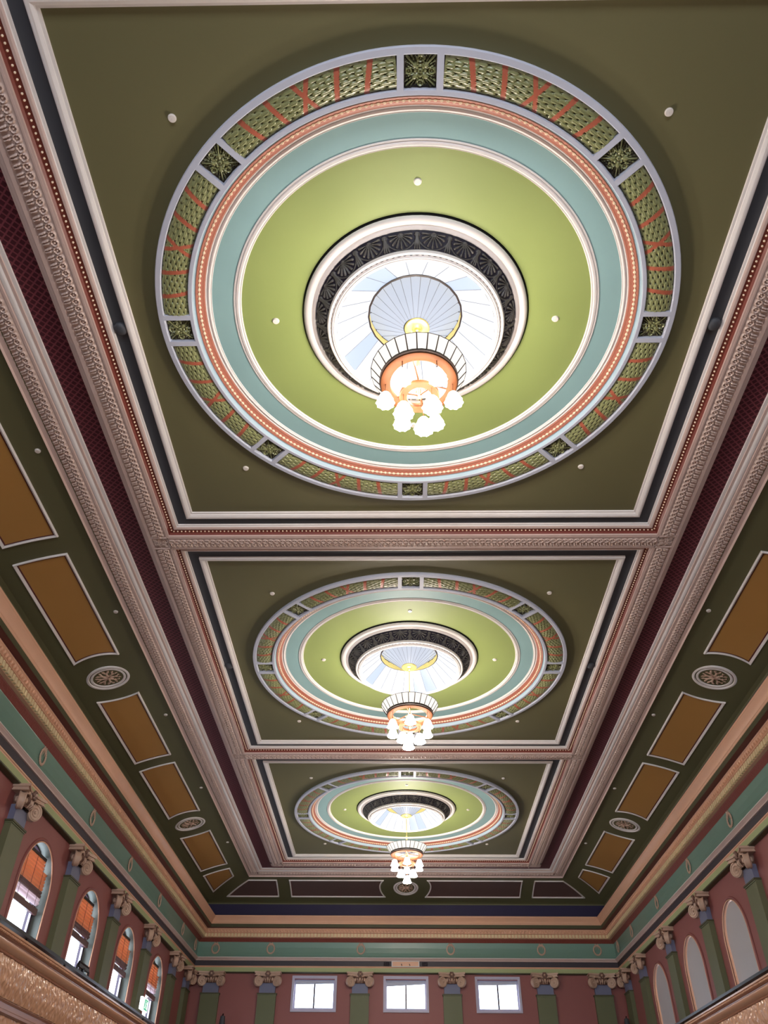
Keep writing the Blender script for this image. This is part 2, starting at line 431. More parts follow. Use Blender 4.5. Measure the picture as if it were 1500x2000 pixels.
mb.build('dentil_row', co, smooth=0)
mb = MB(); loop(mb, [(3.50, 6.80), (3.52, 6.77)]+cyma(3.525, 6.76, 3.60, 6.68, .012)+[(3.61, 6.67)], dbrown, YB, YE); mb.build('leaf_moulding', co)
fz = tag(empty('trim_23'), 'green frieze and dark architrave band above the wall capitals', 'frieze', kind='structure')
mb = MB(); loop(mb, [(3.60, 6.70), (3.615, 6.66), (3.63, 6.5), (3.63, 6.35), (3.62, 6.25), (3.60, 6.20), (3.60, 6.18)], friez, YB, YE); mb.build('frieze_face', fz)
mb = MB(); loop(mb, [(3.60, 6.205), (3.565, 6.20), (3.56, 6.18), (3.575, 6.165)]+cyma(3.577, 6.16, 3.61, 6.12, .006)+[(3.615, 6.10), (3.65, 6.095)], [cream, cream]+[pinkc]*10, YB, YE); mb.build('architrave_moulding', fz)
mb = MB(); loop(mb, [(3.645, 6.10), (3.655, 5.94)], darkb, YB, YE); mb.build('dark_band', fz)
mb = MB(); loop(mb, [(3.66, 5.945), (3.635, 5.94), (3.64, 5.925), (3.66, 5.91), (3.665, 5.895)], peach, YB, YE); mb.build('peach_fillet', fz)
mb = MB(); loop(mb, [(3.665, 5.90), (3.67, 5.765)], lgreen, YB, YE); mb.build('light_green_band', fz)
mb = MB(); loop(mb, [(3.668, 5.77), (3.655, 5.765), (3.66, 5.745), (3.68, 5.735), (3.80, 5.735)], dgreen, YB, YE); mb.build('dark_green_fillet', fz)

# ---------------------------------------------------------------- walls
XW = 7.45; YEND = YE+W+3.79; YBK = YB-W-3.79; FLR = -CAM_Z
ARC = [16.28, 19.60, 22.92, 26.24]
def wall_pieces(mb, opens, a0, a1, z0, z1, mapw, m, mr, depth, arch=True):
    """wall in (a,z) coords with openings (c,hw,zbot,zspring); mapw(a,z,d)->world; reveals of the given depth"""
    cur = a0
    def quad(p): mb.add([mapw(*q) for q in p], [(0, 1, 2, 3)], m)
    for (c, hw, zb, zs) in opens:
        quad([(cur, z0, 0), (c-hw, z0, 0), (c-hw, z1, 0), (cur, z1, 0)])
        if zb > z0: quad([(c-hw, z0, 0), (c+hw, z0, 0), (c+hw, zb, 0), (c-hw, zb, 0)])
        n = 24; A = [c-hw*cos(pi*i/n) for i in range(n+1)] if arch else [c-hw, c+hw]
        Zt = [zs+(hw*sin(pi*i/n) if arch else 0) for i in range(len(A))]
        for i in range(len(A)-1):
            quad([(A[i], Zt[i], 0), (A[i+1], Zt[i+1], 0), (A[i+1], z1, 0), (A[i], z1, 0)])
        pts = [(c-hw, zb)]+list(zip(A, Zt))+[(c+hw, zb)]
        P = np.array([[mapw(a, z, 0), mapw(a, z, depth)] for a, z in pts+[pts[0]]]); mb.grid(P, mr)
        cur = c+hw
    quad([(cur, z0, 0), (a1, z0, 0), (a1, z1, 0), (cur, z1, 0)])
AHW, AZS, AZB = .78, 4.56, 2.35
mL = lambda a, z, d: (-XW-d, a, z)
mR = lambda a, z, d: (XW+d, a, z)
opL = [(c, AHW, AZB, AZS) for c in ARC]
mb = MB(); wall_pieces(mb, opL, YBK, YEND, FLR, 9.35, mL, terra, reveal, .30)
wl = tag(mb.build('wall_left', smooth=20), 'terracotta left wall with four arched windows', 'wall', kind='structure')
mb = MB(); wall_pieces(mb, [(c+.13, .75, AZB, 4.48) for c in ARC[1:]], YBK, YEND, FLR, 9.35, mR, terra, peach, .07)
wr = tag(mb.build('wall_right', smooth=20), 'terracotta right wall with blind arches', 'wall', kind='structure')
mE = lambda a, z, d: (a, YEND+d, z)
EW = [-3.13, 0.0, 3.13]
mb = MB(); wall_pieces(mb, [(c, .70, 4.69, 5.56) for c in EW], -XW-.02, XW+.02, FLR, 9.35, mE, terra, wwhite, .35, arch=False)
we = tag(mb.build('wall_end', smooth=20), 'terracotta end wall with three small square windows', 'wall', kind='structure')
mb = MB(); wall_pieces(mb, [(c, .9, 1.4, 4.4) for c in (-4.5, -1.5, 1.5, 4.5)], -XW-.02, XW+.02, FLR, 9.35, lambda a, z, d: (a, YBK-d, z), terra, reveal, .3, arch=False)  # openings out of view, added to let the fill lamps through
wb = tag(mb.build('wall_back', smooth=20), 'terracotta back wall behind the viewer', 'wall', kind='structure')
mb = MB(); mb.box((-7.9, YBK-.5, FLR-.2), (7.9, YEND+.5, FLR), floorm)
tag(mb.build('floor', smooth=0), 'timber floor of the hall', 'floor', kind='structure')
for c in ARC[1:]:
    nm = {19.60: 'nearest', 22.92: 'middle', 26.24: 'farthest'}[c]; c2 = c+.13
    mb = MB(); pts = [(c2-.74, AZB)]+[(c2-.74*cos(pi*i/24), 4.48+.74*sin(pi*i/24)) for i in range(25)]+[(c2+.74, AZB)]
    mb.prism(pts, XW+.05, XW+.12, greyp, ax='x')
    o = tag(mb.build('blind_arch', smooth=0), 'grey panel filling the %s blind arch on the right wall' % nm, 'arch panel', 'grey blind arches on the right wall')
    mb = MB(); pl = [(XW-.012, c2-.80, AZB)]+[(XW-.012, c2-.80*cos(pi*i/28), 4.48+.80*sin(pi*i/28)) for i in range(29)]+[(XW-.012, c2+.80, AZB)]
    mb.tube(pl, .028, terra, 8, up=(1, 0, 0)); mb.tube([(p[0]-.012, c2+(p[1]-c2)*.955, AZB+(p[2]-AZB)*.985) for p in pl], .012, peach, 6, up=(1, 0, 0))
    mb.build('arch_moulding', o)
# left windows
mname = ['nearest', 'second nearest', 'third nearest', 'farthest']
for i, c in enumerate(ARC):
    X = -XW-.24; hw, zs = .78, AZS
    t = tag(empty('window_%d' % (i+1), (0, 0, 0)), 'arched window in the left wall, %s of the four' % mname[i], 'window', 'arched windows of the left wall', 'structure')
    mb = MB()
    pts = [(X, c-hw, AZB)]+[(X, c-hw*cos(pi*k/20), zs+hw*sin(pi*k/20)) for k in range(21)]+[(X, c+hw, AZB)]
    mb.tube(pts, .06, wframe, 6, up=(1, 0, 0))
    mb.box((X-.04, c-hw, AZB), (X+.04, c-hw+.10, zs+.05), wframe); mb.box((X-.04, c+hw-.13, AZB), (X+.04, c+hw, zs+.05), wframe)
    mb.box((X-.04, c-hw, AZB), (X+.04, c+hw, AZB+.08), wframe)
    mb.build('frame', t)
    mb = MB(); mb.box((X+.02, c-hw+.08, 3.79), (X+.06, c+hw-.10, 3.855), wframe); mb.box((X+.02, c-hw+.08, 2.6), (X+.06, c-hw+.12, 4.3), wframe)
    mb.box((X-.03, c-.6, 4.62), (X+.03, c+.6, 4.70), wframe)
    mb.build('sash_bar', t, smooth=0)
    mb = MB(); mb.box((X+.03, c+hw-.155, AZB+.05), (X+.075, c+hw-.135, 4.3), wwhite); mb.build('pale_bead', t, smooth=0)
    mb = MB(); mb.add([(X, q[1], q[2]) for q in pts], [tuple(range(len(pts)))], glass); mb.build('pane', t, smooth=0)
    mb = MB(); rr = [(-XW+.005, c-.83*cos(pi*k/28), zs+.83*sin(pi*k/28)) for k in range(29)]
    rr = [(-XW+.005, c-.83, AZB)]+rr+[(-XW+.005, c+.83, AZB)]
    mb.tube(rr, .03, terra, 8, up=(1, 0, 0)); mb.tube([(p[0]+.012, c+(p[1]-c)*.95, AZB+(p[2]-AZB)*.985) for p in rr], .012, peach, 6, up=(1, 0, 0))
    mb.build('arch_moulding', t)
    # timber slat blind hanging inside the reveal
    b = tag(empty('slat_blind', (-XW-.11, c, 4.2)), 'orange timber slat blind half lowered in the %s arched window of the left wall' % mname[i], 'blind', 'timber slat blinds in the arched windows')
    zt = 5.10; zo = [4.60, 4.63, 4.62, 4.62][i]; zb = [4.17, 4.30, 4.30, 4.30][i]
    mb = MB(); z = zt
    k = 0
    while z > zb+.16:
        wd = .68 if z < 4.93 else (.46 if i < 2 else .50)
        if z >= 4.93: wd = min(wd, sqrt(max(.01, .78**2-(z-4.56)**2))-.06)
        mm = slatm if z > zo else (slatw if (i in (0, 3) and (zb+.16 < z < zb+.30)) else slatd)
        x1 = .026
        mb.hexa([(-x1, -wd, z-.036), (x1, -wd, z-.002), (x1, wd, z-.002), (-x1, wd, z-.036), (-x1, -wd, z-.004), (x1, -wd, z+.034), (x1, wd, z+.034), (-x1, wd, z-.004)], mm)
        z -= .066; k += 1
    for v in range(len(mb.v)): mb.v[v] = (mb.v[v][0], mb.v[v][1], mb.v[v][2]-4.2)
    mb.build('slats', b, smooth=0)
    mb = MB(); mb.box((-.03, -.69, zb-4.2), (.03, .69, zb+.115-4.2), slatd); mb.box((-.034, -.69, zb+.115-4.2), (.034, -.02, zb+.13-4.2), cream)
    mb.build('bottom_rail', b, smooth=0)
    for y in (-.45, 0, .45): MB().tube([(.035, y, zt-4.2), (.035, y, zb+.1-4.2)], .005, slatd, 4).build('ladder_cord', b)
    mb = MB(); mb.box((-.03, -.45, zt+.02-4.2), (.04, .45, zt+.075-4.2), black); mb.build('head_rail', b, smooth=0)
# end windows
for i, c in enumerate(EW):
    t = tag(empty('window_%d' % (i+5)), ['left', 'middle', 'right'][i]+' square daylight window high on the end wall', 'window', 'square windows of the end wall', 'structure')
    mb = MB()
    def ring(x0, x1, z0, z1, wd, y0, y1, m):
        mb.box((x0, y0, z0), (x0+wd, y1, z1), m); mb.box((x1-wd, y0, z0), (x1, y1, z1), m)
        mb.box((x0+wd, y0, z0), (x1-wd, y1, z0+wd), m); mb.box((x0+wd, y0, z1-wd), (x1-wd, y1, z1), m)
    ring(c-.77, c+.77, 4.61, 5.67, .045, YEND-.05, YEND+.02, wwhite)
    ring(c-.725, c+.725, 4.65, 5.625, .035, YEND-.03, YEND+.04, wwhite)
    mb.build('window_surround', t, smooth=0)
    mb = MB(); ring(c-.70, c+.70, 4.69, 5.56, .055, YEND+.10, YEND+.16, wwhite); mb.build('window_frame', t, smooth=0)
    mb = MB(); mb.box((c-.026, YEND+.08, 4.74), (c+.026, YEND+.15, 5.52), wframe); mb.build('mullion', t, smooth=0)
    mb = MB(); mb.add([(c-.7, YEND+.13, 4.69), (c+.7, YEND+.13, 4.69), (c+.7, YEND+.13, 5.56), (c-.7, YEND+.13, 5.56)], [(0, 1, 2, 3)], glass); mb.build('pane', t, smooth=0)
    b = tag(empty('roller_blind', (c, YEND+.08, 5.5)), ['grey roller blind rolled up over the left end window', 'crooked grey roller blind over the middle end window', 'grey roller blind rolled up over the right end window'][i], 'blind', 'roller blinds on the end windows')
    sk = .05 if i == 1 else 0
    mb = MB(); mb.hexa([(-.66, -.01, -.07-sk), (.66, -.01, -.07+.02), (.66, .01, -.05), (-.66, .01, -.07-sk), (-.66, -.01, .03), (.66, -.01, .03), (.66, .01, .03), (-.66, .01, .03)], lilac); mb.build('blind_cloth', b, smooth=0)
    mb = MB(); mb.tube([(-.66, 0, .03), (.66, 0, .03)], .03, lilac, 8); mb.build('blind_roller', b)
# ---------------------------------------------------------------- pilasters with scroll capitals
def spiral(mb, cx, cz, R, ux, n=60, turns=2.2, d=1, y=0.0, m=capm, r0=.026):
    pts = []; rr = []
    for i in range(n+1):
        t = i/n; a = pi/2-d*turns*2*pi*t; r = R*(1-.86*t)
        px = cx+r*cos(a); pts.append((px*ux[0]+y*-ux[1]*0+ux[2], px*ux[1]+ux[3]-0*y, cz+r*sin(a))); rr.append(r0*(1-.55*t))
    mb.tube(pts, rr, m, 6)
def make_pilaster(bottom=-4.17):
    """faces -Y (towards the viewer of its wall); wall plane at y=0, capital centre at z=0"""
    t = empty('pilaster')
    mb = MB(); mb.box((-.31, -.13, bottom), (.31, .0, -.40), pilg); mb.build('shaft', t, smooth=0)
    mb = MB(); mb.box((-.335, -.16, -.43), (.335, .0, -.395), dgreen); mb.box((-.32, -.145, -.455), (.32, .0, -.43), pilg); mb.build('astragal', t, smooth=0)
    mb = MB(); mb.box((-.27, -.12, -.395), (.27, .0, -.10), neckm); mb.build('necking', t, smooth=0)
    cap = empty('capital'); cap.parent = t
    # abacus: moulded slab with concave front
    n = 12; top = []
    def outline(hw, dep, dip):
        f = [(-hw+2*hw*i/n, -(dep-dip*sin(pi*i/n))) for i in range(n+1)]
        return [(-hw, .0)]+f+[(hw, .0)]
    mb = MB()
    mb.prism(outline(.45, .34, .10), .17, .22, capm); mb.prism(outline(.42, .30, .09), .12, .17, capm); mb.prism(outline(.44, .325, .10), .105, .125, capm)
    mb.build('abacus', cap, smooth=0)
    mb = MB(); mb.lathe([(.25, .10), (.27, .05), (.255, 0), (.22, -.05), (.235, -.075), (.22, -.10)], 14, capd, c=(0, .0, 0), a0=pi, a1=2*pi)
    for k in range(5):
        a = pi+pi*(k+.5)/5; mb.blob((.265*cos(a), .02+.265*sin(a), .0), (.04, .04, .06), capm, 7, 5)
    mb.build('echinus', cap)
    for s in (-1, 1):
        mb = MB(); an = -s*radians(28)
        # local frame: x along the face, y outward(-), z up
        def F(x, y, z):
            return (s*.325+x*cos(an)-y*sin(an), -.185+x*sin(an)+y*cos(an), z-.06)
        nn = 20; R = .155
        P = np.array([[F(r*R*cos(2*pi*k/nn), y, r*R*sin(2*pi*k/nn)) for (r, y) in ((.01, -.045), (.72, -.045), (.9, -.055), (1., -.045), (.95, 0), (1., .045), (.9, .055), (.72, .045), (.01, .045))] for k in range(nn)])
        mb.grid(P, capm, cu=True)
        pts = []; rr = []
        for i in range(56):
            q = i/55; a = pi/2+s*(-2.3)*2*pi*q; r = R*.97*(1-.88*q); pts.append(F(r*cos(a), -.052, r*sin(a))); rr.append(.020*(1-.5*q))
        mb.tube(pts, rr, capm, 6, up=F(0, 1, 0)-np.array(F(0, 0, 0))); mb.blob(F(0, -.055, 0), .026, capm, 7, 5)
        pts = [F(x_, .052, z_) for x_, z_ in [(R*.97*(1-.88*i/55)*cos(pi/2-s*2.3*2*pi*i/55), R*.97*(1-.88*i/55)*sin(pi/2-s*2.3*2*pi*i/55)) for i in range(56)]]
        mb.tube(pts, rr, capm, 6, up=F(0, 1, 0)-np.array(F(0, 0, 0))); mb.blob(F(0, .055, 0), .026, capm, 7, 5)
        # neck of the scroll sweeping up to the abacus centre
        pts = [F(0, -.05, R), (s*.24, -.27, .11), (s*.14, -.24, .115), (s*.05, -.23, .075)]
        mb.tube(pts, [.02, .03, .03, .02], capm, 6)
        mb.build('volute', cap)
    mb = MB()
    for k in range(6):
        a = 2*pi*k/6; mb.blob((.06*cos(a), -.27, .155+.06*sin(a)), (.04, .03, .04), capd, 7, 5)
    mb.blob((0, -.29, .155), .035, capm, 8, 5); mb.build('rosette', cap)
    mb = MB()
    for s in (-1, 0, 1): mb.tube([(s*.06, -.20, -.10), (s*.07, -.27, -.03), (s*.10, -.28, .03)], [.012, .022, .01], capm, 6)
    mb.build('leaf_tips', cap)
    return t
pp = make_pilaster(); first = [True]
PY = [14.62, 17.94, 21.27, 24.58, 27.85, 29.93]
def place(proto, loc, rz, label, cat, group, flag):
    o = proto if flag[0] else copy_tree(proto); flag[0] = False
    o.location = loc; o.rotation_euler = (0, 0, rz); return tag(o, label, cat, group)
ordn = ['nearest the viewer', 'second from the viewer', 'third from the viewer', 'fourth from the viewer', 'fifth from the viewer', 'last before the end wall corner']
for i, y in enumerate(PY):
    place(pp, (-XW, y, 5.53), -pi/2+pi, 'green pilaster with buff scroll capital on the left wall, '+ordn[i], 'pilaster', 'pilasters of the left wall', first)
for i, y in enumerate(PY[1:]):
    place(pp, (XW, y, 5.53), -pi/2, 'green pilaster with buff scroll capital on the right wall, '+ordn[i].replace('fifth from the viewer', 'last before the end wall corner'), 'pilaster', 'pilasters of the right wall', first)
PX = [-6.66, -4.72, -1.565, 1.565, 4.72, 6.66]
eor = ['at the left corner', 'left of the left square window', 'left of the middle square window', 'right of the middle square window', 'right of the right square window', 'at the right corner']
pl_long = make_pilaster(-5.53-CAM_Z); fl2 = [True]
for i, x in enumerate(PX):
    place(*((pp,) if i in (0, 5) else (pl_long,)), (x, YEND, 5.53), 0, 'green pilaster with buff scroll capital on the end wall, '+eor[i], 'pilaster', 'pilasters of the end wall', first if i in (0, 5) else fl2)
# wreaths on the frieze
def make_wreath():
    t = empty('plaster_wreath')
    mb = MB(); R = .125
    for k in range(22):
        a = 2*pi*k/22; b = a+.35
        mb.blob((R*cos(a), -.02, R*1.15*sin(a)), (.030, .020, .030), capm, 6, 4)
        mb.tube([(R*cos(a), -.02, R*1.15*sin(a)), (1.27*R*cos(b), -.02, 1.27*R*1.12*sin(b))], [.014, .004], capm, 5)
    mb.build('leaf_ring', t)
    mb = MB()
    for s in (-1, 1):
        mb.tube([(0, -.02, .16), (s*.05, -.03, .19), (s*.075, -.025, .165), (0, -.02, .155)], [.012, .014, .012, .008], capm, 6)
        mb.tube([(0, -.02, .15), (s*.035, -.025, .08), (s*.05, -.02, .02)], [.01, .008, .004], capm, 5)
    mb.build('ribbon_bow', t)
    return t
wp = make_wreath(); first = [True]
for i, y in enumerate(PY):
    place(wp, (-(W+3.625), y, 6.46), pi/2, 'plaster wreath on the left green frieze above the pilaster '+ordn[i], 'wreath', 'wreaths of the left frieze', first)
for i, y in enumerate(PY[1:]):
    place(wp, (W+3.625, y, 6.46), -pi/2, 'plaster wreath on the right green frieze above the pilaster '+ordn[i].replace('fifth from the viewer', 'last before the end wall corner'), 'wreath', 'wreaths of the right frieze', first)
for i, x in enumerate(PX):
    place(wp, (x, YE+W+3.625, 6.46), 0, 'plaster wreath on the end frieze above the pilaster '+eor[i], 'wreath', 'wreaths of the end frieze', first)
# panel on the dark band over the middle window
t = tag(empty('wall_panel', (-.01, YE+W+3.62, 6.01)), 'peach framed panel with two dark hooks above the middle end window', 'panel')
mb = MB(); mb.box((-.47, -.02, -.085), (.47, .03, .085), peach); mb.build('panel_board', t, smooth=0)
mb = MB(); mb.box((-.48, -.04, .07), (.48, .0, .09), cream); mb.box((-.48, -.04, -.09), (.48, 0, -.07), cream); mb.box((-.48, -.04, -.07), (-.45, 0, .07), cream); mb.box((.45, -.04, -.07), (.48, 0, .07), cream); mb.build('panel_frame', t, smooth=0)
for s in (-1, 1):
    mb = MB(); mb.tube([(s*.14, -.02, .0), (s*.14, -.06, -.02), (s*.14+.02, -.06, -.06)], .012, black, 6); mb.build('hook', t)
for s in (-1, 1):
    mb = MB(); gx, gz = np.meshgrid(np.linspace(-1, 1, 24), np.linspace(-1, 1, 24), indexing='ij')
    P = np.stack([gx*.11, -.025*h_rosette(gx, gz), gz*.07], -1); mb.grid(P, darkb)
    tag(mb.build('relief_block', loc=(s*.66, YE+W+3.64, 6.015)), 'small carved dark block on the end wall band %s of the peach panel' % ('left' if s < 0 else 'right'), 'carved block', 'carved blocks beside the peach panel')
# dark spotlights low on the end wall
for s, lab in ((-1, 'small dark spotlight on a bracket low on the end wall beside the left corner pilaster'), (1, 'small dark spotlight on a bracket low on the end wall beside the right corner pilaster')):
    xx = -6.05 if s < 0 else 7.18
    t = tag(empty('wall_spotlight', (xx, YEND, 4.15)), lab, 'spotlight', 'dark wall spotlights')
    mb = MB(); mb.tube([(0, 0, .05), (0, -.55, .15), (s*-.05, -.75, .28)], .02, black, 6); mb.build('bracket', t)
    mb = MB(); mb.lathe1([(.01, .12), (.07, .10), (.10, -.12), (.11, -.16), (.09, -.16)], 12, slate, c=(s*-.05, -.75, .12)); mb.build('lamp_housing', t)

# ---------------------------------------------------------------- galleries
def h_leafy(u, v):
    h = np.zeros_like(u)
    for k in range(14):
        fx, fy = rng.uniform(20, 90), rng.uniform(8, 34); h += np.sin(u*fx+rng.uniform(0, 6)+2*np.sin(v*fy+k))*np.sin(v*fy+rng.uniform(0, 6)+1.5*np.sin(u*fx*.5))/14**.5
    return np.clip(.5+.5*h, 0, 1.4)
for s in (-1, 1):
    sd = 'left' if s < 0 else 'right'
    t = tag(empty('trim_%d' % (24 if s < 0 else 25)), '%s gallery front in glossy peach plaster with a textured relief band' % sd, 'gallery front', kind='structure')
    def run(prof, m, y0=YBK, y1=YEND-.02):
        P = np.array([[(s*x, y, z) for (x, z) in prof] for y in (y0, y1)]); return MB().grid(P, m)
    run([(5.52, 2.56), (5.30, 2.56), (5.285, 2.555), (5.285, 2.53), (5.30, 2.525)], galm).build('parapet_cap', t)
    mb = MB()
    for y in np.arange(7, 30, .055): mb.blob((s*5.297, y, 2.505), (.02, .021, .018), galm, 6, 4)
    mb.build('bead_row', t)
    run([(5.30, 2.525), (5.31, 2.49), (5.315, 2.475), (5.33, 2.47), (5.33, 2.455), (5.35, 2.45)], gald).build('upper_moulding', t)
    run([(5.345, 2.455), (5.325, 2.45), (5.322, 2.43), (5.335, 2.40), (5.36, 2.375), (5.385, 2.36)], galm).build('peach_cyma', t)
    run([(5.385, 2.36), (5.37, 2.345), (5.375, 2.33), (5.40, 2.325)], gald).build('brown_fillet', t)
    U, V = np.meshgrid(np.linspace(6, 22, 1300), np.linspace(0, 1, 34), indexing='ij')
    h = .022*h_leafy(U, V*.43)
    MB().grid(np.stack([s*(5.40-.03*np.sin(pi*V)-h), U, 2.325-.43*V], -1), galm).build('relief_band', t, smooth=60)
    for a, b in ((YBK, 6), (22, YEND-.02)): run([(5.39, 2.325), (5.36, 2.1), (5.39, 1.895)], galm, a, b).build('plain_band', t)
    run([(5.40, 1.90), (5.39, 1.88), (5.42, 1.86), (5.42, 1.80), (5.39, 1.79), (5.36, 1.77), (5.36, 1.74), (5.38, 1.72)], gald).build('lower_moulding', t)
    h = .02*h_leafy(U[:, :16]*1.1, V[:, :16])
    MB().grid(np.stack([s*(5.40-h), U[:, :16], 1.725-.40*V[:, :16]*2], -1), galm).build('lower_relief_band', t, smooth=60)
    run([(5.45, 1.75), (5.46, 1.2), (5.52, 1.1), (XW, 1.1)], gald).build('gallery_soffit', t)
    MB().box((s*5.46, YBK, 1.35), (s*5.52, YEND-.02, 2.56), gald).build('parapet_back', t, smooth=0)
    MB().box((s*5.50, YBK, 1.2), (s*XW, YEND-.02, 1.35), floorm2).build('gallery_floor', t, smooth=0)
    r = tag(empty('gallery_rail', (s*5.33, 0, 2.56)), 'thin black metal rail along the top of the %s gallery front' % sd, 'rail', 'gallery rails')
    MB().box((-.045, YBK+.05, .035), (.045, YEND-.08, .075), black).build('rail_bar', r, smooth=0)
    mb = MB()
    for y in np.arange(YBK+1, YEND, 1.6): mb.box((-.012, y-.012, 0), (.012, y+.012, .04), black)
    mb.build('rail_stubs', r, smooth=0)
# small things by the left gallery
t = tag(empty('metal_stand', (-5.62, 14.98, 1.35)), 'black metal framed stand behind the left gallery rail below the second arched window', 'stand')
mb = MB(); Y0, Y1, ZT = -.30, .30, 1.57
mb.tube([(0, Y0, 0), (0, Y0, ZT-.06), (0, Y0+.06, ZT), (0, Y1-.06, ZT), (0, Y1, ZT-.06), (0, Y1, 0)], .020, black, 8); mb.build('stand_frame', t)
mb = MB(); mb.box((-.02, Y0+.05, ZT-.07), (.02, Y1-.05, ZT-.02), slate); mb.box((-.02, -.03, .3), (.02, .03, ZT-.05), black); mb.build('cross_bar', t, smooth=0)
t = tag(empty('exit_sign', (-6.92, 23.68, 3.71)), 'white and green lit exit sign hanging beside the farthest arched window on the left', 'sign')
mb = MB(); mb.box((-.03, -.32, -.14), (.03, .32, .14), signw); mb.build('sign_box', t, smooth=0)
mb = MB(); x = .034
mb.box((.03, -.06, -.115), (x, .27, .115), signg); mb.build('green_panel', t, smooth=0)
mb = MB(); x0, x1 = .034, .038
mb.box((x0, .17, -.09), (x1, .24, .09), signw)                      # doorway
mb.box((x0, .03, .055), (x1, .065, .09), signw)                     # running figure: head, torso, legs, arms
mb.hexa([(x0, .02, -.02), (x1, .02, -.02), (x1, .06, -.02), (x0, .06, -.02), (x0, .035, .05), (x1, .035, .05), (x1, .075, .05), (x0, .075, .05)], signw)
mb.hexa([(x0, -.03, -.085), (x1, -.03, -.085), (x1, 0, -.085), (x0, 0, -.085), (x0, .02, -.02), (x1, .02, -.02), (x1, .05, -.02), (x0, .05, -.02)], signw)
mb.hexa([(x0, .09, -.085), (x1, .09, -.085), (x1, .12, -.085), (x0, .12, -.085), (x0, .035, -.02), (x1, .035, -.02), (x1, .06, -.02), (x0, .06, -.02)], signw)
mb.box((x0, .07, .02), (x1, .13, .035), signw); mb.build('pictogram', t, smooth=0)
mb = MB(); mb.tube([(0, .0, .12), (0, .3, .2), (-.1, .75, .2), (-.41, .90, .2)], .012, black, 6); mb.build('mounting_arm', t)

# ================================================================ COVE PANELS
def mapper(kind):
    if kind in (-1, 1): return lambda a, e, h: (kind*(W+e), a, coveZ(e)-h)
    return lambda a, e, h: (a, YE+W+e, coveZ(e)-h)
def cove_panel(kind, lo, hi, e0, e1, label, group, klo=1., khi=1.):
    M = mapper(kind); n = 14
    def row(d, h):
        es_ = np.linspace(e0+d, e1-d, n+1); k = 18
        pts = [(lo(e)+d*klo, e) for e in es_]+[(lo(e1-d)+d*klo+(hi(e1-d)-lo(e1-d)-d*(klo+khi))*j/k, e1-d) for j in range(1, k)]
        pts += [(hi(e)-d*khi, e) for e in es_[::-1]]+[(hi(e0+d)-d*khi-(hi(e0+d)-lo(e0+d)-d*(klo+khi))*j/k, e0+d) for j in range(1, k)]
        return [M(a, e, h) for a, e in pts]
    a0 = M((lo(e0)+hi(e0))/2, (e0+e1)/2, 0); t = empty('cove_panel', a0); tag(t, label, 'ceiling panel', group)
    def rel(P): return P-np.array(a0)
    mb = MB(); rows = [row(d, h) for d, h in ((-.004, -.01), (0, .022), (.012, .034), (.026, .030), (.034, .018), (.044, .016), (.046, -.005))]
    mb.grid(rel(np.array(rows).transpose(1, 0, 2)), cream, cu=True); mb.build('panel_frame', t)
    mb = MB(); rows = [row(d, h) for d, h in ((.044, .004), (.050, .010), (.066, .009), (.070, .002))]
    mb.grid(rel(np.array(rows).transpose(1, 0, 2)), dred, cu=True); mb.build('dark_red_line', t)
    es_ = np.linspace(e0+.06, e1-.06, 15); P = np.array([[M(lo(e)+.06*klo+(hi(e)-lo(e)-.06*(klo+khi))*j/12, e, .004) for j in range(13)] for e in es_])
    mb = MB(); mb.grid(rel(P), brownp if kind == 0 else ochre); mb.build('brown_field' if kind == 0 else 'ochre_field', t)
EM = 2.72
def arc(yc, s, R=.86):       # concave end that follows the roundel
    return lambda e: yc+s*(sqrt(max(.01, R*R-(e-EM)**2)))
for side in (-1, 1):
    sn = 'left' if side < 0 else 'right'
    for b in (1, 2, 3):
        bn = ['', 'nearest', 'middle', 'farthest'][b]; yc = YC[b]
        fl = arc(yc, 1, .90); fn = arc(yc, -1, .90)
        if not (b == 1):
            cove_panel(side, lambda e, yc=yc: yc-4.12, fn, 2.29, 3.155, 'ochre panel in the %s cove, just before the roundel of the %s bay' % (sn, bn), 'ochre panels of the %s cove' % sn)
        cove_panel(side, fl, (lambda e, yc=yc: yc+4.02) if b < 3 else (lambda e, yc=yc: yc+3.97), 2.29, 3.155, 'ochre panel in the %s cove, just beyond the roundel of the %s bay' % (sn, bn), 'ochre panels of the %s cove' % sn)
    yc = YC[3]
    cove_panel(side, lambda e, yc=yc: yc+4.44, lambda e, yc=yc: yc+5.33+(e-2.30)*1.14, 2.29, 3.155, 'slant ended small ochre panel in the corner of the %s cove' % sn, 'corner panels of the side coves', khi=1.5)
    s = side
    if s < 0:
        cove_panel(0, lambda e: -5.52-(e-2.16)*.9, lambda e: -4.52, 2.16, 3.155, 'brown corner panel with slanted end in the left of the end cove', 'brown panels of the end cove', klo=1.4)
        cove_panel(0, lambda e: -4.09, lambda e: -sqrt(max(.01, .90**2-(e-2.62)**2))+.02, 2.16, 3.155, 'long brown panel left of the roundel in the end cove', 'brown panels of the end cove')
    else:
        cove_panel(0, lambda e: 4.52, lambda e: 5.52+(e-2.16)*.9, 2.16, 3.155, 'brown corner panel with slanted end in the right of the end cove', 'brown panels of the end cove', khi=1.4)
        cove_panel(0, lambda e: sqrt(max(.01, .90**2-(e-2.62)**2))-.02, lambda e: 4.11, 2.16, 3.155, 'long brown panel right of the roundel in the end cove', 'brown panels of the end cove')
